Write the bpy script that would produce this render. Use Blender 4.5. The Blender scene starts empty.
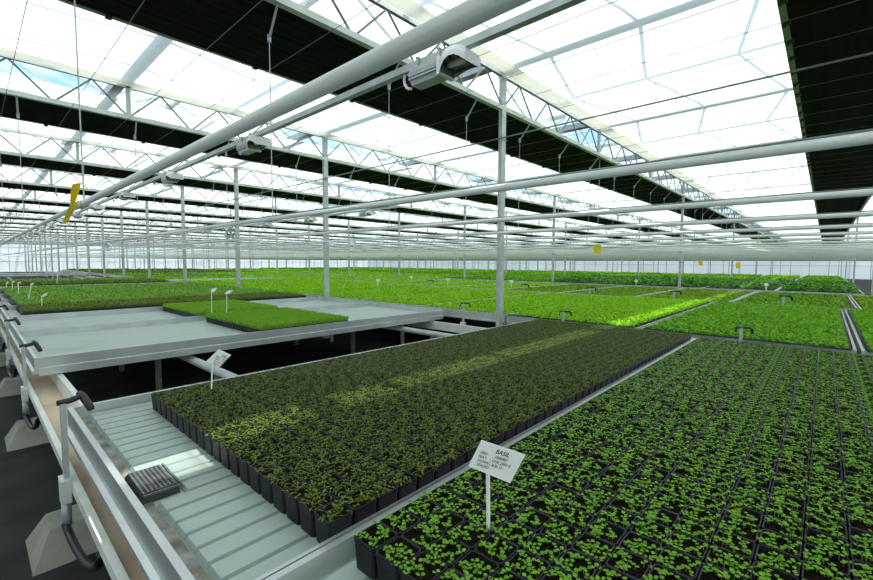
import bpy, math, random
import numpy as np
from mathutils import Vector, Matrix
random.seed(7); rng = np.random.default_rng(7)
C = bpy.context.scene.collection
S = bpy.context.scene
K = 0.714            # metres per layout unit; one layout unit = height of the eye above the bench rims
H = 1.52             # eye height in metres
ZF = -H / K          # floor level in layout units

def W(p): return Vector((p[0]*K, p[1]*K, p[2]*K + H))

# ------------------------------------------------------------------ materials
def nt(name):
    m = bpy.data.materials.new(name); m.use_nodes = True
    t = m.node_tree; t.nodes.clear()
    o = t.nodes.new('ShaderNodeOutputMaterial')
    return m, t, o
def N(t, kind, **kw):
    n = t.nodes.new(kind)
    for k, v in kw.items():
        if k in n.inputs: n.inputs[k].default_value = v
        else: setattr(n, k, v)
    return n
def col(c): return (c[0], c[1], c[2], 1)
def noise_mix(t, a, b, scale, lo=.35, hi=.65, detail=4, coord='Object'):
    tc = N(t, 'ShaderNodeTexCoord'); nz = N(t, 'ShaderNodeTexNoise'); nz.inputs['Scale'].default_value = scale; nz.inputs['Detail'].default_value = detail
    t.links.new(tc.outputs[coord], nz.inputs['Vector'])
    mr = N(t, 'ShaderNodeMapRange'); mr.inputs[1].default_value = lo; mr.inputs[2].default_value = hi
    t.links.new(nz.outputs[0], mr.inputs[0])
    mx = N(t, 'ShaderNodeMix', data_type='RGBA'); mx.inputs[6].default_value = col(a); mx.inputs[7].default_value = col(b)
    t.links.new(mr.outputs[0], mx.inputs[0])
    return mx.outputs[2]
def pbr(name, a, b=None, scale=6, rough=.5, metal=0, spec=.5, bump=0, bscale=60, lo=.35, hi=.65):
    m, t, o = nt(name)
    p = N(t, 'ShaderNodeBsdfPrincipled'); p.inputs['Roughness'].default_value = rough; p.inputs['Metallic'].default_value = metal
    p.inputs['Specular IOR Level'].default_value = spec
    if b is None: p.inputs['Base Color'].default_value = col(a)
    else: t.links.new(noise_mix(t, a, b, scale, lo, hi), p.inputs['Base Color'])
    if bump:
        tc = N(t, 'ShaderNodeTexCoord'); nz = N(t, 'ShaderNodeTexNoise'); nz.inputs['Scale'].default_value = bscale
        t.links.new(tc.outputs['Object'], nz.inputs['Vector'])
        bp = N(t, 'ShaderNodeBump'); bp.inputs['Strength'].default_value = bump; bp.inputs['Distance'].default_value = .01
        t.links.new(nz.outputs[0], bp.inputs['Height']); t.links.new(bp.outputs[0], p.inputs['Normal'])
    t.links.new(p.outputs[0], o.inputs[0])
    return m
def leaf(name, a, b, trans=.3, rough=.5, spec=.3):
    m, t, o = nt(name)
    g = N(t, 'ShaderNodeNewGeometry'); mx = N(t, 'ShaderNodeMix', data_type='RGBA')
    mx.inputs[6].default_value = col(a); mx.inputs[7].default_value = col(b)
    t.links.new(g.outputs['Random Per Island'], mx.inputs[0])
    p = N(t, 'ShaderNodeBsdfPrincipled'); p.inputs['Roughness'].default_value = rough; p.inputs['Specular IOR Level'].default_value = spec
    tr = N(t, 'ShaderNodeBsdfTranslucent'); ms = N(t, 'ShaderNodeMixShader'); ms.inputs[0].default_value = trans
    t.links.new(mx.outputs[2], p.inputs['Base Color']); t.links.new(mx.outputs[2], tr.inputs[0])
    t.links.new(p.outputs[0], ms.inputs[1]); t.links.new(tr.outputs[0], ms.inputs[2]); t.links.new(ms.outputs[0], o.inputs[0])
    return m
def cloth(name, c, trans, wscale=0, c2=None):
    m, t, o = nt(name)
    d = N(t, 'ShaderNodeBsdfDiffuse'); tr = N(t, 'ShaderNodeBsdfTranslucent'); ms = N(t, 'ShaderNodeMixShader'); ms.inputs[0].default_value = trans
    if c2: 
        s = noise_mix(t, c, c2, wscale, .3, .7); t.links.new(s, d.inputs[0]); t.links.new(s, tr.inputs[0])
    else:
        d.inputs[0].default_value = col(c); tr.inputs[0].default_value = col(c)
    t.links.new(d.outputs[0], ms.inputs[1]); t.links.new(tr.outputs[0], ms.inputs[2]); t.links.new(ms.outputs[0], o.inputs[0])
    return m
def glass():
    m, t, o = nt('roof_glass')
    tr = N(t, 'ShaderNodeBsdfTransparent'); gl = N(t, 'ShaderNodeBsdfGlossy'); gl.inputs['Roughness'].default_value = .05
    df = N(t, 'ShaderNodeBsdfTranslucent'); df.inputs[0].default_value = (.85,.9,.92,1)
    tr.inputs[0].default_value = (.94,.97,.95,1)
    a = N(t, 'ShaderNodeMixShader'); a.inputs[0].default_value = .05
    b = N(t, 'ShaderNodeMixShader')
    tc = N(t, 'ShaderNodeTexCoord'); nz = N(t, 'ShaderNodeTexNoise'); nz.inputs['Scale'].default_value = 2.2; nz.inputs['Detail'].default_value = 5
    mp = N(t, 'ShaderNodeMapping'); mp.inputs['Scale'].default_value = (1, .25, 1)
    t.links.new(tc.outputs['Object'], mp.inputs[0]); t.links.new(mp.outputs[0], nz.inputs['Vector'])
    mr = N(t, 'ShaderNodeMapRange'); mr.inputs[1].default_value = .45; mr.inputs[2].default_value = .7; mr.inputs[4].default_value = .3
    t.links.new(nz.outputs[0], mr.inputs[0])
    t.links.new(tr.outputs[0], a.inputs[1]); t.links.new(gl.outputs[0], a.inputs[2])
    t.links.new(mr.outputs[0], b.inputs[0]); t.links.new(a.outputs[0], b.inputs[1]); t.links.new(df.outputs[0], b.inputs[2]); t.links.new(b.outputs[0], o.inputs[0])
    return m

M = dict(
 galv=pbr('galvanised_steel', (.38,.43,.41), (.48,.53,.51), 9, .5, .3),
 web=pbr('girder_steel', (.17,.20,.20), (.26,.30,.30), 9, .5, .4),
 chord=pbr('girder_chord_steel', (.46,.52,.46), (.56,.62,.55), 4, .5, .15),
 alu=pbr('aluminium_rail', (.52,.56,.55), (.62,.66,.65), 5, .34, .7),
 pipe=pbr('painted_heating_pipe', (.66,.72,.66), (.73,.78,.72), 3, .3),
 conduit=pbr('zinc_channel', (.36,.42,.40), (.46,.52,.50), 8, .45, .3),
 bed=pbr('grey_plastic_bed', (.33,.405,.375), (.27,.325,.285), 1.9, .5, 0, .4, lo=.5, hi=.75),
 mud=pbr('wet_gutter_dirt', (.30,.31,.26), (.10,.09,.06), 14, .6),
 white=pbr('white_painted_rail', (.70,.74,.70), (.60,.62,.57), 7, .4),
 plank=pbr('dusty_wood_plank', (.66,.54,.40), (.50,.39,.27), 3, .8, bump=.2),
 pot=pbr('black_plastic_pot', (.009,.010,.013), None, rough=.45, spec=.22),
 soil=pbr('dark_peat', (.004,.003,.002), (.016,.010,.007), 160, .95, spec=.05, bump=.5, bscale=300),
 rubber=pbr('black_rubber', (.012,.012,.012), None, rough=.45),
 blackout=pbr('black_screen_cloth', (.006,.007,.007), (.010,.011,.011), 3, .85, spec=.1),
 edge=pbr('green_grey_profile', (.26,.34,.20), (.20,.26,.15), 3, .5),
 sheet=cloth('white_screen_cloth', (.93,.94,.92), .62, 1.2, (.90,.92,.90)),
 band=cloth('cream_folded_cloth', (.90,.87,.76), .58, 5, (.85,.81,.68)),
 floor=pbr('dark_ground_fabric', (.013,.014,.015), (.028,.029,.029), 3.2, .8, spec=.2, bump=.15, bscale=400),
 concrete=pbr('concrete_foot', (.20,.21,.17), (.29,.29,.24), 7, .85, bump=.3, bscale=90),
 plastic=leaf('white_plastic_label', (.92,.93,.91), (.94,.95,.93), .4, rough=.35),
 ink=pbr('marker_ink', (.02,.02,.03), None, rough=.6),
 yellow=leaf('yellow_sticky_film', (.88,.72,.03), (.90,.76,.05), .5, rough=.35),
 lampbody=pbr('lamp_grey_housing', (.40,.44,.43), (.46,.50,.49), 6, .4, .2),
 lampwhite=pbr('lamp_white_reflector', (.74,.76,.73), None, rough=.35),
 lampin=pbr('lamp_mirror_inside', (.45,.47,.42), (.25,.27,.22), 12, .25, .8),
 cable=pbr('pale_cable', (.70,.72,.68), None, rough=.5),
 filt=pbr('black_grid_filter', (.05,.055,.06), (.12,.13,.14), 30, .45),
 wall=cloth('translucent_wall_panel', (.88,.90,.87), .5, .6, (.80,.83,.81)),
 leafA=leaf('basil_cotyledon', (.11,.30,.010), (.22,.46,.035), .3),
 leafB=leaf('young_herb_leaf', (.065,.125,.008), (.18,.255,.03), .3),
 lettuce=leaf('bright_lettuce_leaf', (.20,.52,.003), (.36,.68,.008), .35, spec=.15),
 lettuceD=leaf('mid_green_lettuce_leaf', (.11,.37,.003), (.22,.52,.008), .35, spec=.15),
 olive=leaf('olive_green_leaf', (.14,.30,.006), (.25,.42,.015), .3, spec=.15),
 red=leaf('red_green_leaf', (.12,.07,.02), (.12,.24,.01), .3, spec=.15),
 basil=leaf('dark_basil_leaf', (.035,.17,.010), (.13,.36,.025), .3, spec=.25),
 grass=leaf('fresh_grass_seedling', (.18,.40,.03), (.31,.54,.06), .35, spec=.1),
 pale=leaf('grey_green_seedling', (.14,.34,.03), (.26,.48,.06), .3, spec=.15),
 dim=leaf('dark_olive_seedling', (.11,.19,.012), (.20,.27,.03), .3, spec=.15),
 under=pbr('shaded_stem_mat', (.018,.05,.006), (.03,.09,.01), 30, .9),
)

# ------------------------------------------------------------------ mesh helper
class MB:
    def __init__(s): s.v=[]; s.f=[]; s.m=[]
    def add(s, vs, fs, mat=0):
        o=len(s.v); s.v += [tuple(p) for p in vs]; s.f += [tuple(i+o for i in f) for f in fs]; s.m += [mat]*len(fs); return s
    def box(s, x0,x1,y0,y1,z0,z1, mat=0):
        return s.add([(x0,y0,z0),(x1,y0,z0),(x1,y1,z0),(x0,y1,z0),(x0,y0,z1),(x1,y0,z1),(x1,y1,z1),(x0,y1,z1)],
            [(3,2,1,0),(4,5,6,7),(0,1,5,4),(1,2,6,5),(2,3,7,6),(3,0,4,7)], mat)
    def hexa(s, b, t, mat=0):
        return s.add(list(b)+list(t), [(3,2,1,0),(4,5,6,7),(0,1,5,4),(1,2,6,5),(2,3,7,6),(3,0,4,7)], mat)
    def tube(s, pts, r, n=8, mat=0, cap=True):
        pts=[Vector(p) for p in pts]; rings=[]
        for i,p in enumerate(pts):
            d=(pts[min(i+1,len(pts)-1)]-pts[max(i-1,0)]).normalized()
            a=Vector((0,0,1)) if abs(d.z)<.9 else Vector((1,0,0))
            u=d.cross(a).normalized(); w=d.cross(u)
            rr=r[i] if isinstance(r,(list,tuple)) else r
            rings.append([p+(u*math.cos(2*math.pi*k/n)+w*math.sin(2*math.pi*k/n))*rr for k in range(n)])
        vs=[q for g in rings for q in g]; fs=[]
        for i in range(len(pts)-1):
            for k in range(n):
                k2=(k+1)%n; fs.append((i*n+k,(i+1)*n+k,(i+1)*n+k2,i*n+k2))
        if cap: fs += [tuple(range(n)), tuple(range((len(pts)-1)*n+n-1,(len(pts)-1)*n-1,-1))]
        return s.add(vs, fs, mat)
    def bar(s, p, q, w, h, mat=0):
        p=Vector(p); q=Vector(q); d=(q-p).normalized(); a=Vector((0,0,1)) if abs(d.z)<.9 else Vector((1,0,0))
        u=d.cross(a).normalized()*w/2; v=d.cross(u).normalized()*h/2
        return s.hexa([p-u-v,p+u-v,p+u+v,p-u+v],[q-u-v,q+u-v,q+u+v,q-u+v],mat)
    def grid(s, x0,x1,nx,y0,y1,ny,fz,mat=0):
        vs=[]; 
        for j in range(ny+1):
            for i in range(nx+1):
                x=x0+(x1-x0)*i/nx; y=y0+(y1-y0)*j/ny; vs.append((x,y,fz(x,y)))
        fs=[(j*(nx+1)+i, j*(nx+1)+i+1, (j+1)*(nx+1)+i+1, (j+1)*(nx+1)+i) for j in range(ny) for i in range(nx)]
        return s.add(vs, fs, mat)
    def mesh(s, name, mats, base=(0,0,0), smooth=False):
        me=bpy.data.meshes.new(name)
        b=np.array(base,float); v=(np.array(s.v,float)-b)*K
        me.from_pydata(v.tolist(), [], s.f)
        for m in (mats if isinstance(mats,(list,tuple)) else [mats]): me.materials.append(M[m])
        if any(s.m): me.polygons.foreach_set('material_index', s.m)
        if smooth: me.polygons.foreach_set('use_smooth',[True]*len(me.polygons))
        me.update(); return me

def mesh_np(name, V, F, mats, base=(0,0,0), mi=None):
    """V (n,3) layout units, F (m,4) quads"""
    V=(V-np.array(base,float))*K
    me=bpy.data.meshes.new(name); me.vertices.add(len(V)); me.vertices.foreach_set('co', V.astype(np.float32).ravel())
    m=len(F); me.loops.add(m*4); me.loops.foreach_set('vertex_index', F.astype(np.int32).ravel())
    me.polygons.add(m); me.polygons.foreach_set('loop_start', np.arange(0,m*4,4,dtype=np.int32))
    for k in (mats if isinstance(mats,(list,tuple)) else [mats]): me.materials.append(M[k])
    if mi is not None: me.polygons.foreach_set('material_index', mi.astype(np.int32))
    me.update(calc_edges=True); me.validate(); return me

def tag(o, label=None, cat=None, group=None, kind=None):
    if label: o['label']=label
    if cat: o['category']=cat
    if group: o['group']=group
    if kind: o['kind']=kind
    return o
def link(name, data, loc=None, parent=None):
    o=bpy.data.objects.new(name, data); C.objects.link(o)
    if loc is not None: o.location=W(loc)
    if parent is not None: o.parent=parent
    return o
class Thing:
    """An Empty at the thing's base; parts are meshes under it."""
    def __init__(s, name, label, cat, base, group=None):
        s.base=base; s.o=link(name, None, base); tag(s.o,label,cat,group); s.o.empty_display_size=.1
    def part(s, name, mb, mats, smooth=False, parent=None, label=None, kind=None):
        o=link(name, mb.mesh(name,mats,s.base,smooth), None, parent or s.o)
        if label: o['label']=label
        if kind: o['kind']=kind
        return o
def solo(name, mb, mats, base, label, cat, group=None, smooth=False, kind=None):
    return tag(link(name, mb.mesh(name,mats,base,smooth), base), label, cat, group, kind)
def struct(name, mb, mats, base=(0,0,0), smooth=False):
    o=link(name, mb.mesh(name,mats,base,smooth), base); o['kind']='structure'; return o

ORD=['first','second','third','fourth','fifth','sixth','seventh','eighth','ninth','tenth','eleventh','twelfth','thirteenth','fourteenth','fifteenth','sixteenth','seventeenth','eighteenth','nineteenth','twentieth']
def od(n):
    if n<20: return ORD[n]
    tens=['','','twenty','thirty','forty','fifty','sixty'][(n+1)//10]; r=(n+1)%10
    if r==0: return {20:'twentieth',30:'thirtieth',40:'fortieth',50:'fiftieth'}[n+1]
    return tens+'-'+ORD[r-1]

# ------------------------------------------------------------------ building shell
XL, XR, YN, YF = -110., 14., -9., 88.
struct('floor', MB().box(XL,XR,YN,YF,ZF-.1,ZF), 'floor')
ZG=3.62; ZRIDGE=4.85; BAY=4.48; Y0=6.75
def wall(name, x0,x1,y0,y1):
    struct(name, MB().box(x0,x1,y0,y1,ZF,ZG), 'wall')
wall('wall_far', XL,XR,YF,YF+.08); wall('wall_left', XL-.08,XL,YN,YF); wall('wall_right', XR,XR+.08,YN,YF); wall('wall_near', XL,XR,YN-.08,YN)
roof=MB(); n_trim=1
for nm_ in ('far','left'):
    b=MB(); q=XL+.6 if nm_=='far' else YN+.6
    while q<(XR if nm_=='far' else YF):
        if nm_=='far': b.box(q-.04,q+.04,YF-.07,YF-.002,ZF,ZG)
        else: b.box(XL+.002,XL+.07,q-.04,q+.04,ZF,ZG)
        q+=2.24
    for z in (-.2,1.2,2.4):
        if nm_=='far': b.box(XL,XR,YF-.06,YF-.003,z-.03,z+.03)
        else: b.box(XL+.003,XL+.06,YN,YF,z-.03,z+.03)
    struct('trim_%d'%n_trim, b, 'galv'); n_trim+=1
gut=[Y0+BAY*n for n in range(-4,19)]
for i,y in enumerate(gut):
    struct('trim_%d'%n_trim, MB().hexa([(XL,y-.09,ZG-.02),(XR,y-.09,ZG-.02),(XR,y+.09,ZG-.02),(XL,y+.09,ZG-.02)],[(XL,y-.11,ZG+.12),(XR,y-.11,ZG+.12),(XR,y+.11,ZG+.12),(XL,y+.11,ZG+.12)]), 'galv'); n_trim+=1
    if i==len(gut)-1: break
    yr=y+BAY/2
    roof.add([(XL,y,ZG+.1),(XR,y,ZG+.1),(XR,yr,ZRIDGE),(XL,yr,ZRIDGE)],[(0,1,2,3)])
    roof.add([(XL,y+BAY,ZG+.1),(XR,y+BAY,ZG+.1),(XR,yr,ZRIDGE),(XL,yr,ZRIDGE)],[(3,2,1,0)])
    b=MB(); b.box(XL,XR,yr-.05,yr+.05,ZRIDGE-.06,ZRIDGE+.05)
    x=XL+.7
    while x<XR:
        b.bar((x,y,ZG+.08),(x,yr,ZRIDGE-.02),.034,.05); b.bar((x,y+BAY,ZG+.08),(x,yr,ZRIDGE-.02),.034,.05); x+=1.43
    # half-open vent frames on the slope
    struct('trim_%d'%n_trim, b, 'galv'); n_trim+=1
struct('ceiling', roof, None or 'web')
M['glass']=glass(); bpy.data.objects['ceiling'].data.materials[0]=M['glass']

# ------------------------------------------------------------------ girders, screens, posts
T0=-4.53; DT=5.8; ZC=2.83; ZT=3.42
TX=[T0+DT*k for k in range(1,-18,-1)]          # from the right: +1.19, -4.53, ...
TX[0]=1.19
ROWS=[6.75+13.44*j for j in range(6)]
def ll(i, n): return od(i)
NODE=BAY/4
for i,x in enumerate(TX):
    ya,yb=-6.69,YF
    t=Thing('lattice_girder', 'slim steel lattice girder under the roof, %s from the right'%od(i), 'girder', (x,ya,ZC), 'lattice girders')
    t.part('bottom_chord', MB().box(x-.045,x+.045,ya,yb,ZC-.04,ZC+.04), 'chord')
    t.part('top_chord', MB().box(x-.03,x+.03,ya,yb,ZT-.03,ZT+.03), 'galv')
    wb=MB(); vb=MB(); y=ya; n=0
    while y+NODE<=yb:
        wb.tube([(x,y,ZC),(x,y+NODE/2,ZT-.02)],.017,6,cap=False); wb.tube([(x,y+NODE/2,ZT-.02),(x,y+NODE,ZC)],.017,6,cap=False)
        if n%4==0: vb.box(x-.03,x+.03,y-.035,y+.035,ZC,ZG)
        y+=NODE; n+=1
    t.part('web_bar', wb, 'web', kind='stuff')
    t.part('gutter_strut', vb, 'galv', kind='stuff')
    # blackout cloth bunched on the near-left side of the girder
    xl=x-1.64; ph=random.random()*6
    sb=MB()
    fz=lambda X,Y: 2.80+.006*math.sin(X*38+ph)+.012*math.sin(Y*1.4+ph)
    ft=lambda X,Y: 2.86+.012*math.sin(X*25+ph)
    sb.grid(xl,x-.05,24,ya,yb,40,fz); sb.grid(xl,x-.05,24,ya,yb,40,ft)
    sb.add([(xl,ya,2.795),(xl,yb,2.795),(xl,yb,2.86),(xl,ya,2.86)],[(0,1,2,3)]); sb.add([(x-.05,ya,2.795),(x-.05,yb,2.795),(x-.05,yb,2.86),(x-.05,ya,2.86)],[(0,1,2,3)])
    t=Thing('blackout_screen','black blackout cloth drawn into a strip beside the %s girder from the right'%od(i),'screen',(xl,ya,2.8),'blackout screens')
    t.part('cloth', sb, 'blackout')
    t.part('leading_edge', MB().box(xl-.07,xl,ya,yb,2.79,2.83), 'edge', label='grey green edge profile')
    if i==0:
        for k in range(28):
            y=.9+.56*k
            t.part('clip', MB().box(xl-.035,xl+.02,y-.04,y+.04,2.765,2.79).box(xl-.06,xl-.02,y-.015,y+.015,2.74,2.80), 'rubber')
    else:
        for k in range(10):
            y=1.2+1.69*k
            t.part('clip', MB().box(xl-.03,xl+.03,y-.03,y+.03,2.75,2.79), 'rubber')
# white screen sheets between the girders
for i in range(len(TX)):
    xa=TX[i]; xb=(TX[i-1]-1.64) if i>0 else XR-.1
    over=-.06 if i==1 else .55
    xb2=xb+over if i>0 else xb-.0
    t=Thing('energy_screen','white translucent screen cloth stretched left of the %s black strip from the right'%od(i-1) if i>0 else 'white translucent screen cloth at the right end of the roof','screen',(xa,-6.7,ZT),'white energy screens')
    ph=random.random()*6
    f=lambda X,Y: ZT+.06+.02*math.sin(Y*1.4)*math.sin((X-xa)*1.1+ph)+.008*math.sin(Y*5.6+X)
    t.part('cloth', MB().grid(xa+.075,xb2,10,-6.69,YF-.12,190,f), 'sheet', True)
    g=MB(); 
    fb=lambda X,Y: ZT+.01-.03*math.sin((X-xa)*7)+.006*math.sin(Y*6+ph)
    g.grid(xa+.075,xa+.37,5,-6.69,YF-.12,110,fb)
    t.part('folded_edge', g, 'band', True, label='cream coloured folded band')
# posts
for j,y in enumerate(ROWS):
    for i,x in enumerate(TX):
        if (i==0 and j==0) or (j>2 and i>12): continue
        t=Thing('steel_post','galvanised roof post in the %s row of posts away, %s girder from the right'%(od(j),od(i)),'post',(x,y,ZF),'roof posts')
        t.part('shaft', MB().box(x-.038,x+.038,y-.066,y+.066,ZF+.03,ZG), 'galv')
        t.part('foot_plate', MB().box(x-.12,x+.12,y-.12,y+.12,ZF,ZF+.03), 'galv')
# screen support wires along the house
for k in range(30):
    y=.55+.84*k
    solo('screen_wire', MB().tube([(XL,y,2.775),(XR,y,2.775)],.0045,5), 'web', (0,y,2.775), 'thin wire under the screens across the girders, %s from the camera side'%od(k), 'wire','screen wires')
t=Thing('tension_cable','thick dark cable crossing in front of the nearest roof posts','cable',(0,6.62,2.26))
t.part('cable', MB().tube([(XL,6.62,2.26),(XR,6.62,2.26)],.013,6), 'web')
for x in TX[1:6]:
    t.part('tie', MB().tube([(x-.05,6.62,2.26),(x-.06,6.83,2.26),(x+.06,6.83,2.26),(x+.05,6.62,2.26)],.008,5), 'web')

# ------------------------------------------------------------------ heating pipes and hangers
ZP=.50
PY=[.704,2.42,4.22,6.03,7.8]+[9.58+1.78*k for k in range(43)]
for n,y in enumerate(PY):
    solo('heating_pipe', MB().tube([(XL,y,ZP),(XR,y,ZP)],.0245,14), 'pipe', (0,y,ZP), 'long pale painted heating pipe running overhead, %s from the camera side'%od(n), 'pipe','overhead heating pipes', True)
    if 0<n<9:
        solo('pipe_cable', MB().tube([(XL,y+.004,ZP+.031),(XR,y+.004,ZP+.031)],.0055,6), 'web', (0,y,ZP+.03), 'thin dark cable lying along the top of the %s overhead pipe'%od(n), 'cable','cables on the pipes')
for i,x in enumerate(TX[:7]):
    for n,y in enumerate(PY):
        if (i==0 and n<3) or (n>6 and i!=1) or n>24: continue
        t=Thing('pipe_hanger','steel hanger and wire from the %s girder to the %s overhead pipe'%(od(i)+' right',od(n)) ,'hanger',(x-.27,y,ZP),'pipe hangers')
        t.part('bracket_rod', MB().tube([(x-.03,y-.02,ZC-.03),(x-.27,y,ZC-.3)],.014,6).tube([(x-.27,y,ZC-.26),(x-.27,y,ZC-.34)],.024,6), 'galv')
        t.part('wire', MB().tube([(x-.27,y,ZC-.3),(x-.27,y,ZP+.02)],.0055,5), 'galv')
        t.part('pipe_loop', MB().tube([(x-.27,y+.027*math.cos(a),ZP+.027*math.sin(a)) for a in [k*math.pi/5 for k in range(11)]],.005,5), 'galv')

# ------------------------------------------------------------------ lamp lines
def lamp(x, y, z, label):
    t=Thing('grow_lamp', label, 'lamp', (x,y,z), 'grow lamps')
    # ballast box with cooling ribs, slung below the rail
    b=MB(); x0,x1=x-.27,x+.05
    b.hexa([(x0+.02,y-.055,z-.175),(x1,y-.055,z-.175),(x1,y+.055,z-.175),(x0+.02,y+.055,z-.175)],[(x0,y-.085,z-.085),(x1,y-.085,z-.085),(x1,y+.085,z-.085),(x0,y+.085,z-.085)])
    for k in range(7): b.box(x0+.015,x1-.01,y-.082+.0245*k,y-.070+.0245*k,z-.085,z-.055)
    for k in range(2): b.box(x0+.015,x1-.01,y-.088,y-.06,z-.115-.025*k,z-.105-.025*k)
    t.part('ballast_housing', b, 'lampbody')
    t.part('end_plate', MB().box(x1,x1+.03,y-.088,y+.088,z-.18,z-.045), 'lampwhite')
    # reflector: flat-topped hood whose long sides curve up in the middle, open below
    r=MB(); xs=[x+.08,x+.11,x+.16,x+.21,x+.26,x+.30,x+.33]
    hw=[.085,.105,.13,.14,.14,.125,.10]; top=[-.055,-.035,-.03,-.03,-.035,-.045,-.07]; bot=[-.165,-.145,-.118,-.108,-.112,-.13,-.155]
    rings=[]
    for X,h,tp,bt in zip(xs,hw,top,bot):
        rings.append([(X,y-h,z+bt),(X,y-h*.97,z+(tp+bt)/2),(X,y-h*.78,z+tp),(X,y+h*.78,z+tp),(X,y+h*.97,z+(tp+bt)/2),(X,y+h,z+bt)])
    q=len(xs)
    vs=[p for g in rings for p in g]; fs=[(a*6+k,a*6+k+1,(a+1)*6+k+1,(a+1)*6+k) for a in range(q-1) for k in range(5)]
    r.add(vs,fs); r.add(rings[0],[tuple(range(6))]); r.add(rings[-1],[tuple(range(5,-1,-1))])
    rf=t.part('reflector', r, 'lampwhite')
    ri=MB(); sh=lambda p:(x+.21+(p[0]-x-.21)*.95, y+(p[1]-y)*.94, p[2]-.010 if p[2]>z-.09 else p[2])
    ri.add([sh(p) for p in vs],[tuple(reversed(f)) for f in fs]); ri.add([sh(p) for p in rings[0]],[tuple(range(5,-1,-1))]); ri.add([sh(p) for p in rings[-1]],[tuple(range(6))])
    t.part('reflector_lining', ri, 'lampin', parent=rf)
    t.part('bulb', MB().tube([(x+.09,y,z-.10),(x+.12,y,z-.10),(x+.25,y,z-.10),(x+.28,y,z-.10)],[.012,.024,.027,.012],8), 'cable', True, parent=rf)
    for dx in (-.20,.03): t.part('hook', MB().box(x+dx-.012,x+dx+.012,y-.045,y-.033,z-.06,z+.04).box(x+dx-.012,x+dx+.012,y+.033,y+.045,z-.06,z+.04).box(x+dx-.012,x+dx+.012,y-.045,y+.045,z+.03,z+.042), 'lampbody')
    t.part('power_cable', MB().tube([(x-.31+.085*math.cos(a),y,z-.07+.095*math.sin(a)) for a in [math.pi*(.25+k/8) for k in range(11)]],.012,6), 'cable', True)
for (y,z,x0,nn,nm) in ((2.54,1.6,-2.30,14,'nearest lamp line'),(8.4,1.6,-10.6,9,'second lamp line')):
    solo('lamp_rail', MB().box(XL,XR if y<5 else -9.2,y-.03,y+.03,z-.028,z+.028), 'conduit', (0,y,z), 'square steel rail carrying the %s'%nm, 'rail','lamp rails')
    for k in range(nn):
        lamp(x0-3.27*k, y, z-.0, 'grey boxed grow lamp with white reflector on the %s, %s from the right'%(nm,od(k)))

# ------------------------------------------------------------------ circulating fans, sticky traps
for (x,y,z,lab) in ((-29.5,12.,1.78,'round white circulating fan hanging left of the second roof post'),(-62.,11.,1.6,'small round fan hanging far away near the left wall')):
    t=Thing('circulation_fan',lab,'fan',(x,y,z),'circulation fans')
    R=.42
    ax=Vector((.73,-.68,0)); u=Vector((.68,.73,0)); c=Vector((x,y,z))
    ring=lambda d,r:[c+ax*d+(u*math.cos(a)+Vector((0,0,1))*math.sin(a))*r for a in [k*math.pi/10 for k in range(21)]]
    t.part('shroud', MB().tube(ring(-.1,R),.05,6).tube(ring(.1,R),.05,6), 'lampwhite', True)
    g=MB()
    for r in (.1,.2,.3): g.tube(ring(.12,r),.012,5)
    t.part('guard', g, 'galv'); t.part('motor', MB().tube([c-ax*.15,c+ax*.1],.1,10), 'lampbody')
    for k in range(4):
        a=k*math.pi/2+.4; d=u*math.cos(a)+Vector((0,0,1))*math.sin(a); e=u*-math.sin(a)+Vector((0,0,1))*math.cos(a)
        t.part('blade', MB().hexa([c+d*.1-e*.05-ax*.02,c+d*.36-e*.1-ax*.02,c+d*.36-e*.1,c+d*.1-e*.05],[c+d*.1+e*.05+ax*.02,c+d*.36+e*.1+ax*.03,c+d*.36+e*.1+ax*.05,c+d*.1+e*.05+ax*.04]), 'lampbody')
    t.part('hanger_wire', MB().tube([(x,y,z+R),(x,y,ZC)],.01,5), 'galv')
# yellow ribbon twisted round the nearest pipe
b=MB(); P=[((-4.80,.66,.66),.030),((-4.87,.655,.60),.028),((-4.94,.65,.545),.020),((-4.99,.652,.505),.016),((-5.2,.66,.46),.022),((-5.45,.67,.43),.021),((-5.66,.68,.40),.019),((-5.70,.685,.385),.024)]
L=[]
for (p,w),tw in zip(P,(.2,.5,1.1,1.5,.9,.6,.4,.2)):
    p=Vector(p); d=Vector((.15,1,.35*math.cos(tw*3))).normalized()*w; n=Vector((.005,0,.003)); L+= [p-d-n,p+d-n,p+d+n,p-d+n]
fs=[]
for k in range(len(P)-1):
    a=4*k; fs+=[(a+q,a+(q+1)%4,a+4+(q+1)%4,a+4+q) for q in range(4)]
fs+=[(0,3,2,1),(4*len(P)-4,4*len(P)-3,4*len(P)-2,4*len(P)-1)]
b.add(L,fs)
t=Thing('sticky_ribbon','yellow sticky insect ribbon twisted around the nearest overhead pipe','insect trap',(-4.99,.70,.5))
t.part('ribbon', b, 'yellow'); t.part('knot', MB().tube([(-4.98+.001*k,.704+.03*math.cos(k*math.pi/6),ZP+.03*math.sin(k*math.pi/6)) for k in range(13)],.011,6), 'yellow', True)
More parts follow.
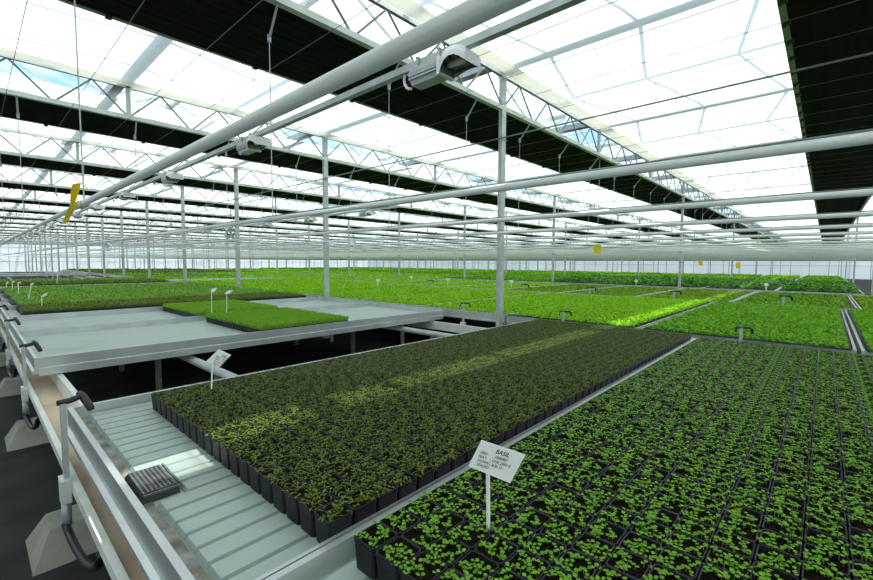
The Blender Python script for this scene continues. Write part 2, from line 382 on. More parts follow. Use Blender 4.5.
for (x,y,w,lab) in ((-4.6,11.5,.10,'yellow sticky card hanging under a pipe above the bright lettuce'),(-4.5,23.9,.10,'small yellow sticky card far off above the dark basil, left one'),(-3.0,24.,.10,'small yellow sticky card far off above the basil, right one')):
    t=Thing('sticky_card',lab,'insect trap',(x,y,.4),'sticky cards')
    d=Vector((.74,.67,0))*w; p=Vector((x,y,0)); n=Vector((-.67,.74,0))*.008
    zt=.52 if y<20 else (.18 if x<-4 else .06); zb=zt-w*2.6
    t.part('card', MB().hexa([p-d-n+Vector((0,0,zb)),p+d-n+Vector((0,0,zb)),p+d+n+Vector((0,0,zb)),p-d+n+Vector((0,0,zb))],[p-d-n+Vector((0,0,zt)),p+d-n+Vector((0,0,zt)),p+d+n+Vector((0,0,zt)),p-d+n+Vector((0,0,zt))]), 'yellow')
    t.part('string', MB().tube([(x,y,zt),(x,y,2.775)],.006,4), 'galv')

# ------------------------------------------------------------------ rolling benches
ZB=-1.06    # bed level of the ribbed benches
ZB2=-1.09   # bed level of the flat benches
def bench(x0,x1,y0,y1,label,near=False,ribs=False,z=0,simple=False,wr=None,step=False):
    ZR=-1.0+z; zb=(ZB if ribs else ZB2)+z
    t=Thing('rolling_bench',label,'bench',((x0+x1)/2,(y0+y1)/2,-1.17+z),'rolling benches')
    w=.028
    def rail(ax,a0,a1,c,sgn,w=w):
        # one extruded section: flat top, plain upright, ledge and lower box
        le=.022 if (ax=='x' or (step and sgn<0)) else .003
        hi=-.135 if ax=='x' else -.112
        lo=-.165 if ax=='x' else -.188
        pr=[(0,0),(w,0),(w,lo),(-le,lo),(-le,hi),(0,hi+.008)]
        n=len(pr); vs=[]
        for a in (a0,a1):
            for o_,z_ in pr: vs.append((a,c+sgn*o_,ZR+z_) if ax=='x' else (c+sgn*o_,a,ZR+z_))
        fs=[(k,(k+1)%n,(k+1)%n+n,k+n) for k in range(n)]+[tuple(range(n-1,-1,-1)),tuple(range(n,2*n))]
        if (ax=='x')==(sgn>0): fs=[tuple(reversed(f)) for f in fs]
        return MB().add(vs,fs)
    sides=[('x',x0,x1,y0,1),('x',x0,x1,y1,-1),('y',y0+w,y1-w,x0,1),('y',y0+w,y1-w,x1,-1,wr or w)]
    if simple:
        b=MB(); 
        for s_ in sides: 
            r=rail(*s_); b.add(r.v,r.f)
        t.part('frame', b, 'alu'); t.part('bed', MB().box(x0+w,x1-w,y0+w,y1-w,zb-.03,zb), 'bed'); return t
    for s_ in sides: t.part('side_rail', rail(*s_), 'alu')
    b=MB()
    if ribs:
        # drain channel along the near rail, raised ribs beyond it
        b.box(x0+w,x1-w,y0+w,y1-w,zb-.05,zb-.022)
        t.part('bed', b, 'bed')
        g=MB(); x=x0+w+.02; P_=.1165
        hx0,hx1=-2.51,-2.17
        xs=-1.436-P_*30
        while xs<x1-w:
            a=max(xs+.006,x0+w+.01); c=min(xs+P_-.006,x1-w-.01)
            if c-a>.02:
                ys=y0+.115
                if a<hx1-.02 and c>hx0+.02: ys=y0+.235
                g.hexa([(a,ys-.012,zb-.022),(c,ys-.012,zb-.022),(c,y1-.1,zb-.022),(a,y1-.1,zb-.022)],[(a+.006,ys,zb),(c-.006,ys,zb),(c-.006,y1-.1,zb),(a+.006,y1-.1,zb)])
            xs+=P_
        t.part('ribbed_panel', g, 'bed')
        t.part('drain_gutter', MB().box(x0+w,x1-w,y0+w,y0+.10,zb-.024,zb-.019), 'mud', label='dirty drain gutter')
    else:
        t.part('bed', MB().box(x0+w,x1-w,y0+w,y1-w,zb-.04,zb), 'bed')
    return t
YA,YB=.41,6.56
BX={'A':(-1.261,1.22),'B':(-3.77,-1.268),'C':(-8.42,-5.94),'D':(-10.72,-8.455),'E':(-13.18,-10.75),'F':(-15.64,-13.21),'G':(-18.1,-15.67),'H':(-20.56,-18.13),'I':(-23.02,-20.59),'J':(-25.5,-23.05),'K':(-27.96,-25.53)}
bench(*BX['A'],YA,YB,'right foreground bench filled with basil seedling pots',ribs=True)
bench(*BX['B'],YA,YB,'left foreground bench with bare ribbed front and small herb pots',ribs=True,wr=.016)
bench(*BX['C'],YA,6.72,'nearly empty grey bench next to the dark open gap',step=True)
bench(*BX['D'],YA,6.72,'half empty grey bench just behind the one at the dark gap')
nm={'E':'with the olive seedlings nearest the empty ones','F':'with pale seedlings, second behind the empty ones','G':'with pale seedlings, third behind the empty ones','H':'with pale seedlings, fourth behind the empty ones','I':'left bare, beyond the pale seedlings','J':'with dark olive seedlings far down the walkway','K':'with dark seedlings farthest down the walkway'}
for k in 'EFGHIJK': bench(*BX[k],YA,YB,'grey rolling bench '+nm[k])
for k,x in enumerate((-47.,)):
    bench(x,x+2.4,YA,YB,'empty grey bench far down the left walkway beyond the dark gap',simple=True)

# walkway-side roller track: rails, plank, legs, concrete feet
LEGX=(-1.4,-4.12,-6.9,-9.65,-12.4,-15.1,-17.8)
def track(y0, sgn, nm):
    t=Thing('bench_track',nm,'track',(-8,y0,ZF),'bench tracks')
    f=lambda a,b:sorted((y0+sgn*a,y0+sgn*b))
    a,b=f(-.057,-.022); t.part('outer_rail', MB().box(-64,2.5,a,b,-1.36,-1.30), 'white')
    a,b=f(.17,.215); t.part('inner_rail', MB().box(-64,2.5,a,b,-1.36,-1.20), 'white')
    a,b=f(-.022,.17); t.part('plank', MB().box(-64,2.5,a,b,-1.372,-1.345), 'plank', label='dusty wooden plank')
    a,b=f(.08,.14)
    for x in LEGX: t.part('leg', MB().box(x-.03,x+.03,a,b,ZF+(.22 if sgn>0 else 0),-1.372), 'galv')
track(.41,1,'white rails with a wooden plank between them carrying the benches along the near walkway'); track(6.56,-1,'rails and plank under the far ends of the two foreground benches')
for n,x in enumerate(LEGX):
    solo('concrete_block', MB().hexa([(x-.28,.20,ZF),(x+.27,.20,ZF),(x+.27,.86,ZF),(x-.28,.86,ZF)],[(x-.14,.31,ZF+.22),(x+.14,.31,ZF+.22),(x+.14,.74,ZF+.22),(x-.14,.74,ZF+.22)]), 'concrete', (x,.5,ZF), 'grey concrete foot block on the dark walkway floor, %s from the camera'%od(n), 'concrete block','concrete foot blocks')
# carrier tubes across the gap and their stands
for n,(y,nmx) in enumerate(((1.92,'near'),(5.62,'far'))):
    t=Thing('carrier_tube','round grey tube crossing the dark gap under the benches, %s one'%nmx,'tube',(-8,y,-1.27),'carrier tubes')
    t.part('tube', MB().tube([(-63,y,-1.29),(2.2,y,-1.29)],.05,12), 'galv', True)
    for x in (-5.2,-7.6,-10,-2.5): t.part('stand', MB().box(x-.035,x+.035,y-.035,y+.035,ZF,-1.33), 'web')

# irrigation standpipes
def standpipe(x,y,label,zt=-.825,zb=ZF,hose=True,d=(.0,1),s=1.0,bracket=True):
    t=Thing('irrigation_standpipe',label,'standpipe',(x,y,zb),'irrigation standpipes')
    dx,dy=d
    t.part('upright', MB().box(x-.026*s,x+.026*s,y-.016*s,y+.010*s,-1.42 if hose else zb,zt-.01), 'galv')
    t.part('spout', MB().tube([(x,y-.03,zt-.003),(x,y+.03,zt),(x-.02,y+.085,zt+.01)],[.016*s,.018*s,.018*s],8)
        .tube([(x-.045,y+.077,zt+.028),(x-.02,y+.09,zt+.010),(x+.028,y+.116,zt-.05),(x+.04,y+.12,zt-.07)],[.016*s,.021*s,.021*s,.018*s],8), 'rubber', True, label='black rubber spout')
    if bracket: t.part('bracket', MB().hexa([(x-.035,y-.035,-1.42),(x+.05,y-.035,-1.42),(x+.05,y+.012,-1.42),(x-.035,y+.012,-1.42)],[(x-.06,y-.035,-1.28),(x+.06,y-.035,-1.28),(x+.06,y+.012,-1.28),(x-.06,y+.012,-1.28)]), 'white')
    if hose:
        t.part('clear_tube', MB().tube([(x,y-.01,-1.41),(x,y-.01,-1.57)],.024,8), 'conduit', True)
        pts=[(x+.37*(1-math.cos(a)), y-.02+.05*a/math.pi, -1.55-.12*math.sin(a)+(.14*a/math.pi)) for a in [k*math.pi/14 for k in range(15)]]
        t.part('hose', MB().tube(pts,.021,8), 'rubber', True, label='black rubber hose loop')
    return t
standpipe(-3.26,.339,'irrigation standpipe with black spout at the corner of the left foreground bench')
for n,x in enumerate((-5.95,-8.6,-11.3,-14.0,-16.7)):
    standpipe(x,.339,['irrigation standpipe with black spout over the corner of the nearly empty bench','irrigation standpipe with black spout at the half empty bench beyond','irrigation standpipe beside the olive seedlings far down the walkway','irrigation standpipe beside the pale seedlings down the walkway','farthest irrigation standpipe visible down the walkway'][n],zt=-.86)
for (x,y,lab,d) in ((-.78,6.78,'black spouted standpipe at the far edge of the basil seedling bench',(1,0)),(-5.45,6.8,'tall thin standpipe with black spout at the far end of the dark gap',(1,0)),(-3.3,6.86,'black spouted standpipe at the far edge of the left foreground bench',(1,0)),
   (-.72,13.25,'black spouted standpipe between the second and third bench rows at right',(1,0)),(-3.1,13.25,'pale standpipe with black spout behind the bright sunlit lettuce',(1,0)),(-5.5,13.25,'standpipe with black spout behind the bright lettuce in the middle',(1,0)),(-7.9,13.25,'standpipe with black spout behind the lettuce left of the middle',(1,0)),(-12.5,13.25,'small standpipe with black spout far off behind the left lettuce',(1,0))):
    far=y>10
    t=Thing('irrigation_standpipe',lab,'standpipe',(x,y,ZF),'irrigation standpipes')
    zt=-.83 if not far else -.77; s=.85 if not far else 1.15
    t.part('upright', MB().box(x-.02*s,x+.02*s,y-.02*s,y+.02*s,ZF,zt), 'galv')
    u=Vector((.74,.5,0)).normalized()
    p=Vector((x,y,zt)); 
    t.part('spout', MB().tube([p-u*.08*s+Vector((0,0,-.06)),p-u*.065*s,p+u*.12*s,p+u*.155*s+Vector((0,0,-.02)),p+u*.16*s+Vector((0,0,-.085*s))],.019*s,8), 'rubber', True, label='black rubber spout')
    if not far: t.part('bracket', MB().box(x-.045,x+.045,y-.05,y+.03,-1.5,-1.22), 'white')
# filter box on the left foreground bench
t=Thing('drain_filter','black square grid drain filter at the bare front of the left foreground bench','filter',(-2.34,.545,ZB-.02))
g=MB()
x0,x1,y0,y1=-2.485,-2.195,.474,.618
for k in range(9): g.box(x0+.01,x1-.01,y0+.006+.0178*k,y0+.014+.0178*k,-1.047,-1.038)
for k in range(13): g.box(x0+.008+.0236*k,x0+.016+.0236*k,y0+.005,y1-.005,-1.05,-1.041)
t.part('frame', MB().hexa([(x0-.01,y0-.006,-1.081),(x1+.01,y0-.006,-1.081),(x1+.01,y1+.006,-1.081),(x0-.01,y1+.006,-1.081)],[(x0,y0,-1.05),(x1,y0,-1.05),(x1,y1,-1.05),(x0,y1,-1.05)]), 'rubber')
t.part('grid', g, 'filt')

# ------------------------------------------------------------------ pots with seedlings
def rsq(h, r, z, n=3):
    out=[]
    for cx,cy,a0 in ((h-r,h-r,0),(-h+r,h-r,90),(-h+r,-h+r,180),(h-r,-h+r,270)):
        for k in range(n):
            a=math.radians(a0+90*k/(n-1)); out.append((cx+r*math.cos(a),cy+r*math.sin(a),z))
    return out
def pot_geo(px,py,hgt):
    """pot centred on the origin, base at z=0"""
    h=.5; sc=lambda R,sx=1.0:[(p[0]*px*sx,p[1]*py*sx,p[2]) for p in R]
    L=[rsq(.445,.10,0),rsq(.482,.09,hgt-.018),rsq(.495,.09,hgt-.016),rsq(.495,.09,hgt),rsq(.455,.085,hgt),rsq(.44,.085,hgt-.014)]
    v=[p for l in L for p in sc(l)]; n=12; f=[]
    for i in range(5):
        for k in range(n): f.append((i*n+k,i*n+(k+1)%n,(i+1)*n+(k+1)%n,(i+1)*n+k))
    f.append(tuple(range(n-1,-1,-1)))
    soil=tuple(range(5*n,6*n))
    return v,f,soil
def seedlings(kind,px,py,hgt,seed):
    r=random.Random(seed); V=[];F=[]
    if kind=='A':
        for _ in range(r.randint(16,22)):
            x=r.uniform(-.47,.45)*px; y=r.uniform(-.48,.44)*py; z=hgt-.014+r.uniform(.009,.020); a=r.uniform(0,6.28)
            # stem
            o=len(V); V+=[(x-.0012,y,hgt-.016),(x+.0012,y,hgt-.016),(x+.0012,y,z),(x-.0012,y,z)]; F.append((o,o+1,o+2,o+3))
            for s in (0,math.pi):
                d=a+s; tl=r.uniform(-.15,.4); L=r.uniform(.011,.016); w=L*.5
                c,sn=math.cos(d),math.sin(d)
                P=[(.001,0),(.35*L,-w),(.8*L,-w*.85),(L,0),(.8*L,w*.85),(.35*L,w)]
                o=len(V)
                for u,v in P: V.append((x+c*u-sn*v,y+sn*u+c*v,z+u*tl+abs(v)*.25))
                F+= [(o,o+1,o+2,o+3),(o,o+3,o+4,o+5)]
    else:
        for _ in range(r.randint(34,42)):
            x=r.uniform(-.49,.47)*px; y=r.uniform(-.49,.46)*py; z=hgt-.014+r.uniform(.008,.026); a=r.uniform(0,6.28)
            o=len(V); V+=[(x-.001,y,hgt-.016),(x+.001,y,hgt-.016),(x+.001,y,z),(x-.001,y,z)]; F.append((o,o+1,o+2,o+3))
            for s in (0,2.7):
                d=a+s; tl=r.uniform(-.2,.7); L=r.uniform(.014,.024); w=L*.22
                c,sn=math.cos(d),math.sin(d); o=len(V)
                for u,v in [(0,0),(.5*L,-w),(L,0),(.5*L,w)]: V.append((x+c*u-sn*v,y+sn*u+c*v,z+u*tl-u*u*18))
                F.append((o,o+1,o+2,o+3))
    return V,F
def pots(oname, kind, xs, ys, px, py, mat, nview, lab, cat, grp, stufflab, inview):
    hgt=.112; zb=ZB+.002
    pv,pf,soil=pot_geo(px,py,hgt)
    b=MB(); b.add(pv,pf,0); b.add([pv[i] for i in soil],[tuple(range(12))],1)
    pm=b.mesh('plant_pot',['pot','soil'])
    NV=10; vars_=[seedlings(kind,px,py,hgt,k+(100 if kind=='B' else 0)) for k in range(NV)]
    sm=[]
    for V,F in vars_:
        q=MB(); q.add(V,F); sm.append(q.mesh('seedlings','leafA' if kind=='A' else 'leafB'))
    cand=[(i,j,x,y) for i,x in enumerate(xs) for j,y in enumerate(ys)]
    cand.sort(key=lambda c:(0 if inview(c[2],c[3]) else 1, c[2]**2+c[3]**2))
    rest=[]
    for q,(i,j,x,y) in enumerate(cand):
        if q<nview:
            o=link(oname, pm, (x,y,zb)); tag(o, lab(i,j), cat, grp)
            s=link('seedlings', sm[(i*7+j*3+i*j)%NV], None, o)
        else: rest.append((i,j,x,y))
    # everything farther along as one object of the same pots
    PV=np.array(pv); PQ=np.array([f for f in pf if len(f)==4]); 
    SQ=np.array([(soil[0],soil[k],soil[k+1],soil[k+2]) for k in range(1,10,2)]+[(soil[0],soil[11],soil[0],soil[0])][:0])
    VV=[];FF=[];MI=[];o=0
    for (i,j,x,y) in rest:
        off=np.array((x,y,zb))
        VV.append(PV+off); FF.append(PQ+o); MI.append(np.zeros(len(PQ))); FF.append(SQ+o); MI.append(np.ones(len(SQ))); o+=len(PV)
        V,F=vars_[(i*7+j*3+i*j)%NV]; V=np.array(V); F=np.array(F)
        VV.append(V+off); FF.append(F+o); MI.append(np.full(len(F),2)); o+=len(V)
    base=(float(np.mean(xs)),float(np.mean(ys)),zb)
    me=mesh_np('seedling_pots',np.concatenate(VV),np.concatenate(FF),['pot','soil','leafA' if kind=='A' else 'leafB'],base,np.concatenate(MI))
    tag(link(oname+'s',me,base), stufflab, cat, None, 'stuff')
PXA,PYA=.1155,.1140
xsA=[-1.110+PXA*k for k in range(20)]; ysA=[.912+PYA*k for k in range(48)]
def labA(i,j): return 'black pot of round-leaved basil seedlings, %s row from front, %s from dividing rail'%(od(j),od(i))
pots('basil_pot','A',xsA,ysA,PXA*.97,PYA,None,300,labA,'plant pot','basil seedling pots','far pots of basil seedlings beyond the nearest ones on the right bench',lambda x,y: y>.9+.0 and x< .05*y+.35 and (x+1.2)<1.0*y+.3)
PXB,PYB=.1125,.1150
xsB=[-1.339-PXB*k for k in range(20)]; ysB=[.895+PYB*k for k in range(49)]
def labB(i,j): return 'black pot of small narrow-leaved seedlings, %s row from walkway, %s from dividing rail'%(od(j),od(i))
pots('herb_pot','B',xsB,ysB,PXB*.975,PYB*.975,None,300,labB,'plant pot','herb seedling pots','far pots of narrow-leaved seedlings beyond the nearest ones on the left bench',lambda x,y: True)

# ------------------------------------------------------------------ crops on the other benches
def crop(name, x0,x1,y0,y1, mat, label, top=-.90, size=.04, blade=False, dens=1.5, cat='plants', rag=.02, mat2=None, base_z=None, lump=0., parent=None, bare=None):
    zb=ZB2+.003 if base_z is None else base_z
    A=(x1-x0)*(y1-y0); n=int(A/(size*size)*dens); ins=size*.85
    x=rng.uniform(x0+ins,x1-ins,n); y=rng.uniform(y0+ins,y1-ins,n)
    hz=np.zeros(n)
    if lump: hz=lump*(np.sin(x*9.1+1.3*np.sin(y*5))*np.sin(y*8.3+np.sin(x*4))+.5*np.sin(x*23)*np.sin(y*19))
    z=top+hz+rng.normal(0,rag,n)-abs(rng.normal(0,rag*1.2,n))
    a=rng.uniform(0,2*np.pi,n); L=size*rng.uniform(.8,1.5,n); wd=L*(.14 if blade else .42)
    if blade: tilt=rng.uniform(.9,1.5,n)
    else: tilt=rng.normal(.15,.5,n)
    c,s=np.cos(a),np.sin(a); ct,st=np.cos(tilt),np.sin(tilt)
    d=np.stack([c*ct,s*ct,st],1); w=np.stack([-s,c,rng.normal(0,.25,n)],1)
    P=np.stack([x,y,z - (L*.8 if blade else 0)],1)
    v0=P-d*(L*.5)[:,None]; v2=P+d*(L*.5)[:,None]; v1=P+w*wd[:,None]-np.array([0,0,.15])*wd[:,None]; v3=P-w*wd[:,None]-np.array([0,0,.15])*wd[:,None]
    V=np.stack([v0,v1,v2,v3],1).reshape(-1,3); F=np.arange(n*4).reshape(-1,4)
    V[:,0]=np.clip(V[:,0],x0+.004,x1-.004); V[:,1]=np.clip(V[:,1],y0+.004,y1-.004); V[:,2]=np.maximum(V[:,2],zb+.006)
    # tray block and stem mat below
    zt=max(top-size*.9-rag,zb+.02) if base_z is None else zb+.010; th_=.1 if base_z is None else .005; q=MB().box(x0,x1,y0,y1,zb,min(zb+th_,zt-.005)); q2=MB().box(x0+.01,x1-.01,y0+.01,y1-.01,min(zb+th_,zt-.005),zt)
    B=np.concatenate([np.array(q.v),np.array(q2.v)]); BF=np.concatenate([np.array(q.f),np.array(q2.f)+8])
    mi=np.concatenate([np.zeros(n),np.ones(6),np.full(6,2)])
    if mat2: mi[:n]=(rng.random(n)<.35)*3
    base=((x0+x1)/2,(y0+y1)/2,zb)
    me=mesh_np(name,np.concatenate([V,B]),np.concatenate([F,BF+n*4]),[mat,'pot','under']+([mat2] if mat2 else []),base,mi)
    o=link(name,me,base)
    tag(o,label,cat,None,'stuff'); return o
# trays of grassy seedlings standing across the two emptier benches: one tray kind, copied
def tray_proto(w,l,label):
    base=(0,0,0); t=Thing('seedling_tray',label,'tray',base,'grassy seedling trays')
    b=MB(); pv,pf,soil=pot_geo(w/5,l/3,.095)
    for i in range(5):
        for j in range(3):
            b.add([(p[0]+(i-2)*w/5,p[1]+(j-1)*l/3,p[2]) for p in pv],pf)
            b.add([(pv[k][0]+(i-2)*w/5,pv[k][1]+(j-1)*l/3,pv[k][2]) for k in soil],[tuple(range(12))],1)
    t.part('cell_tray', b, ['pot','soil'])
    n=2600; x=rng.uniform(-w/2,w/2,n); y=rng.uniform(-l/2,l/2,n); h=rng.uniform(.04,.085,n); a=rng.uniform(0,6.28,n); ln=rng.normal(0,.02,(n,2))
    P=np.stack([x,y,np.full(n,.085)],1); D=np.stack([np.cos(a)*.006,np.sin(a)*.006,0*a],1); Tp=P+np.stack([ln[:,0],ln[:,1],h],1)
    V=np.stack([P-D*.6,P+D*.6,Tp+D,Tp-D],1).reshape(-1,3)
    s=link('seedlings',mesh_np('seedlings',V,np.arange(n*4).reshape(-1,4),'grass'),None,t.o); s['kind']='stuff'
    return t.o
def copy_tree(o, loc, label):
    c=o.copy(); C.objects.link(c); c.location=W(loc); c['label']=label
    for ch in list(o.children):
        d=ch.copy(); C.objects.link(d); d.parent=c
    return c
tw=.545; tl=.51
proto=None
for bn,(bx0,nx) in (('nearly empty bench',(-8.18,4)),('half empty bench behind it',(-10.675,4))):
    for i in range(nx):
        for j in range(3):
            lx=bx0+tw*(i+.5)+.005; ly=2.82+tl*(j+.5)
            lb='grassy seedling tray on the %s, %s row, %s from left'%(bn,od(j),od(i))
            if proto is None:
                proto=tray_proto(tw*.985,tl*.985,lb); proto.location=W((lx,ly,ZB2+.002))
            else: copy_tree(proto,(lx,ly,ZB2+.002),lb)
crop('seedling_carpet',-12.35,-10.98,.66,YB-.06,'dim','dark olive seedling carpet nearest the empty benches down the walkway',top=-.925,size=.03,rag=.012,dens=1.5)
crop('seedling_carpet',-13.14,-12.36,.66,YB-.06,'pale','narrow pale green seedling strip behind the dark olive carpet',top=-.905,size=.03,rag=.012)
for k,l in (('F','pale green seedling carpet, second bench behind the empty ones'),('G','pale green seedling carpet, third bench behind the empty ones'),('H','pale green seedling carpet just before the bare grey strip')):
    crop('seedling_carpet',BX[k][0]+.05,BX[k][1]-.05,.66,YB-.06,'pale',l,top=-.905,size=.045,rag=.015)
crop('seedling_carpet',BX['J'][0]+.05,BX['J'][1]-.05,.7,YB-.06,'dim','dark olive seedling carpet far down the walkway',top=-.91,size=.06,rag=.02)
crop('seedling_carpet',BX['K'][0]+.05,BX['K'][1]-.05,.7,YB-.06,'pale','farthest pale seedling carpet down the walkway',top=-.9,size=.07,rag=.02)

# row two: lettuce, split by the far bench boundaries
rowsdef=[ (6.95,13.10,.335,'second'), (13.42,19.7,.60,'third'), (20.62,26.8,1.05,'fourth'), (27.2,33.1,1.05,'fifth'), (34.1,40.3,1.05,'sixth'), (40.7,46.6,1.05,'seventh')]
for ri,(ya,yb,xr,rn) in enumerate(rowsdef):
    kmin=-2 if ri<2 else 0
    if ri>=2: kmin=0
    kk=0
    for k in range(kmin,26):
        x1=xr-2.43*k-.02; x0=x1-2.39
        if x0<(-62 if ri>1 else -100): break
        dist=math.hypot(max(abs((x0+x1)/2),0),ya)
        size=max(.034,dist*.0042)
        side='%s from the right'%od(kk); kk+=1
        rag=.014; top=-.985; lump=.008; m2=None
        if ri==1: top=-1.01; rag=.010
        if ri==0:
            if k==-2: m,w='olive','olive green'
            elif k==-1: m,w='lettuceD','mid green'
            elif k==0: m,w='lettuceD','mid green'
            elif k<12: m,w='lettuce','bright yellow green'
            else: m,w='pale','pale green'
        elif ri==1:
            if k<=0: m,w='lettuceD','mid green'; m2='red' if k==0 else None
            elif k in (1,2,3): m,w='olive','olive green'
            else: m,w='lettuce','bright yellow green'
            if k==-1: m,w='olive','olive green'
        elif ri==2:
            if k<5: m,w='basil','tall dark basil'; top=-.84; rag=.05; size*=1.35; lump=.05
            elif k<8: m,w='lettuceD','mid green'; top=-.93
            else: m,w='lettuce','bright green'
        else:
            m,w=('lettuceD','mid green') if (k+ri)%3 else ('lettuce','bright green'); top=-.93
            if ri==3: m,w='basil' if k<6 else 'lettuceD','dark leafy'
        empty = (ri==0 and k in (10,))
        if ri<2 and k>16: m,w='dim','dark olive'
        bench(x0,x1,ya,yb,'rolling bench in the %s row from the camera, %s'%(rn,side),simple=(ri>0))
        if empty: continue
        ov=(ri==0 and k<=1)
        if ov: top=-.958
        crop('leaf_carpet',x0+.045,x1-.045,ya-.07 if ov else ya+.045,yb-.045,m,'%s leaf carpet on the %s bench row, %s'%(w,rn,side),top=top,size=size,rag=rag,dens=1.7 if ri<2 else 1.5,lump=lump,mat2=m2,base_z=-.996 if ov else None)

# ------------------------------------------------------------------ plant labels
def plant_label(base,TL,TR,BR,BL,neck,label,th=.0035):
    base,TL,TR,BR,BL,neck=[Vector(p) for p in (base,TL,TR,BR,BL,neck)]
    t=Thing('plant_label',label,'plant label',tuple(base),'white plant labels')
    n=(TR-TL).cross(BL-TL).normalized()
    if n.y>0: n=-n
    h=n*th/2
    t.part('stake', MB().hexa([base+Vector((-.007,.004,-.03)),base+Vector((.007,-.004,-.03)),base+Vector((.009,.006,-.03)),base+Vector((-.005,.012,-.03))],
        [neck+Vector((-.008,.004,.02)),neck+Vector((.008,-.004,.02)),neck+Vector((.010,.004,.02)),neck+Vector((-.006,.012,.02))]), 'plastic')
    pl=t.part('plate', MB().hexa([TL-h,BL-h,BR-h,TR-h],[TL+h,BL+h,BR+h,TR+h]), 'plastic')
    return t,pl,TL,TR,BL,n
def writing(t,parent,TL,TR,BL,n,lines):
    ex=(TR-TL); ey=(TL-BL); W_=ex.length; H_=ey.length; ux=ex.normalized(); uy=(ey-ux*ey.dot(ux)).normalized()
    for (txt,fx,fy,fh,rot) in lines:
        cu=bpy.data.curves.new('handwriting','FONT'); cu.body=txt; cu.size=1; cu.shear=.25; cu.offset=.012; cu.resolution_u=2
        ob=bpy.data.objects.new('handwriting',cu); C.objects.link(ob)
        dg=bpy.context.evaluated_depsgraph_get(); me=bpy.data.meshes.new_from_object(ob.evaluated_get(dg)); bpy.data.objects.remove(ob)
        me.name='handwriting'; s=fh*H_
        rx=ux*math.cos(rot)+uy*math.sin(rot); ry=uy*math.cos(rot)-ux*math.sin(rot)
        o0=TL+ux*W_*fx-uy*H_*fy+n*.0035-Vector(t.base)
        for v in me.vertices: v.co=(o0+rx*v.co.x*s*.92+ry*v.co.y*s)*K
        me.materials.clear(); me.materials.append(M['ink']); 
        link('handwriting',me,None,parent)
a=plant_label((-.855,1.217,-.965),(-.886,1.217,-.637),(-.767,1.321,-.688),(-.803,1.279,-.791),(-.917,1.181,-.731),(-.865,1.224,-.775),'white label reading BASIL on a stake among the right foreground pots')
writing(a[0],a[1],a[2],a[3],a[4],a[5],[('BASIL',.36,.27,.22,.0),('SEED',.05,.43,.13,0),(': 1800887',.33,.44,.14,0),('PEAT',.04,.58,.13,0),(': CHK 2001-5',.30,.59,.14,0),('DOWN',.04,.72,.13,0),(': 4.06.13',.32,.74,.14,0),('SPACED',.05,.86,.13,0)])
a=plant_label((-3.328,1.169,-.965),(-3.297,1.224,-.65),(-3.227,1.284,-.693),(-3.291,1.218,-.787),(-3.362,1.157,-.741),(-3.33,1.185,-.762),'white written label on a stake at the rear corner of the left pots')
writing(a[0],a[1],a[2],a[3],a[4],a[5],[('DILL',.42,.30,.2,0),('SEED : 1800',.06,.46,.13,0),('PEAT : CHK',.06,.60,.13,0),('DOWN : 4.06',.06,.74,.13,0),('SPACED',.06,.88,.12,0)])
plant_label((-8.315,2.976,-.95),(-8.321,3.008,-.493),(-8.26,3.063,-.493),(-8.294,3.026,-.569),(-8.346,2.979,-.559),(-8.331,2.992,-.572),'white label on a tall stake in the grassy trays, left one of two')
plant_label((-8.015,3.121,-.95),(-8.001,3.168,-.523),(-7.941,3.223,-.523),(-7.989,3.174,-.588),(-8.058,3.111,-.589),(-8.026,3.14,-.588),'white label on a tall stake in the grassy trays, right one of two')
plant_label((-11.95,.985,-.95),(-11.932,1.021,-.691),(-11.856,1.093,-.664),(-11.892,1.055,-.73),(-11.967,.983,-.756),(-11.958,.992,-.756),'white label on a short stake in the dark olive seedlings')
for (b,tp,lab) in (((-14.04,.93,-.95),(-14.01,.99,-.59),'leaning white stake in the pale seedlings, nearest of the row'),((-16.03,.88,-.95),(-16.05,.88,-.63),'white stake in the pale seedlings behind the leaning one'),((-18.53,.88,-.95),(-18.54,.89,-.69),'white stake third in line down the pale seedlings'),((-19.9,.81,-.95),(-19.92,.82,-.77),'short white stake last in line down the pale seedlings'),((-23.06,2.39,-.95),(-23.06,2.42,-.62),'white tagged stake at the dark carpet beyond the grey strip')):
    t=Thing('plant_stake',lab,'plant label',b,'white stakes')
    t.part('stake', MB().tube([b,tp],.009,6), 'plastic')
    tp=Vector(tp); t.part('tag', MB().hexa([tp+Vector((-.03,-.01,0)),tp+Vector((.03,.03,0)),tp+Vector((.03,.035,0)),tp+Vector((-.03,-.005,0))],[tp+Vector((-.01,.0,.05)),tp+Vector((.06,.05,.05)),tp+Vector((.06,.055,.05)),tp+Vector((-.01,.005,.05))]), 'plastic')
for (x,y,lab) in ((-13.2,11.,'small white tag in the bright lettuce, left of the second post'),(-12.1,14.,'small white tag in the lettuce right of the second post'),(-15.4,15.,'small white tag among far lettuce near the third post'),(-9.2,14.5,'white tag in lettuce left of the nearest post'),(-5.9,19.,'white tag in olive lettuce before the basil, left one'),(-1.55,19.3,'white tag in green lettuce before the basil, right one')):
    t=Thing('plant_stake',lab,'plant label',(x,y,-.95),'white tags in the lettuce')
    t.part('stake', MB().tube([(x,y,-.95),(x,y,-.74)],.013,5), 'plastic')
    t.part('tag', MB().hexa([(x-.05,y-.04,-.78),(x+.05,y+.04,-.78),(x+.05,y+.06,-.78),(x-.05,y-.02,-.78)],[(x-.05,y-.04,-.68),(x+.05,y+.04,-.68),(x+.05,y+.06,-.68),(x-.05,y-.02,-.68)]), 'plastic')

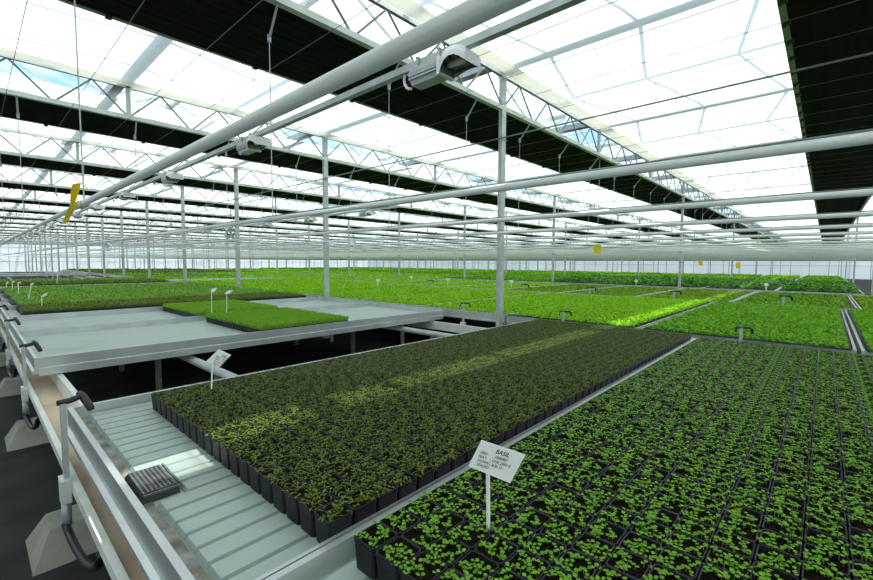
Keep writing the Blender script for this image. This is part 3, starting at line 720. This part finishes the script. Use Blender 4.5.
# ------------------------------------------------------------------ light: sky and sun
w=bpy.data.worlds.new('sky'); S.world=w; w.use_nodes=True; t=w.node_tree; t.nodes.clear()
o=t.nodes.new('ShaderNodeOutputWorld'); bg=t.nodes.new('ShaderNodeBackground')
tc=N(t,'ShaderNodeTexCoord'); mp=N(t,'ShaderNodeMapping'); mp.inputs['Scale'].default_value=(1,1,2.2)
nz=N(t,'ShaderNodeTexNoise'); nz.inputs['Scale'].default_value=2.6; nz.inputs['Detail'].default_value=7
t.links.new(tc.outputs['Generated'],mp.inputs[0]); t.links.new(mp.outputs[0],nz.inputs['Vector'])
mr=N(t,'ShaderNodeMapRange'); mr.inputs[1].default_value=.40; mr.inputs[2].default_value=.62; t.links.new(nz.outputs[0],mr.inputs[0])
mx=N(t,'ShaderNodeMix',data_type='RGBA'); mx.inputs[6].default_value=(.28,.50,.86,1); mx.inputs[7].default_value=(1.0,1.0,.97,1)
t.links.new(mr.outputs[0],mx.inputs[0]); t.links.new(mx.outputs[2],bg.inputs[0]); bg.inputs[1].default_value=1.85
t.links.new(bg.outputs[0],o.inputs[0])
sd=Vector((-.46,-.16,-1)).normalized()
sl=bpy.data.lights.new('sun','SUN'); sl.energy=6.5; sl.angle=.0093; sl.color=(1,.97,.90)
so=bpy.data.objects.new('sun',sl); C.objects.link(so); so.rotation_euler=sd.to_track_quat('-Z','Y').to_euler(); so.location=(5,0,9)

# ------------------------------------------------------------------ camera
R=((0.7388193111675546,0.04730966773751684,-0.6722408949063319),(0.673883248861764,-0.04411815878299097,0.7375194607392489),(0.005233770095628969,-0.9979054982332568,-0.06447654027955861))
cam=bpy.data.cameras.new('camera'); co=bpy.data.objects.new('camera',cam); C.objects.link(co)
m=Matrix(((R[0][0],-R[0][1],-R[0][2]),(R[1][0],-R[1][1],-R[1][2]),(R[2][0],-R[2][1],-R[2][2]))).to_4x4()
m.translation=(0,0,H); co.matrix_world=m
cam.sensor_width=36; cam.lens=426.28/873*36; cam.clip_start=.02; cam.clip_end=500
S.camera=co
S.view_settings.view_transform='Standard'; S.view_settings.look='None'; S.view_settings.exposure=0; S.view_settings.gamma=1; S.view_settings.use_curve_mapping=False
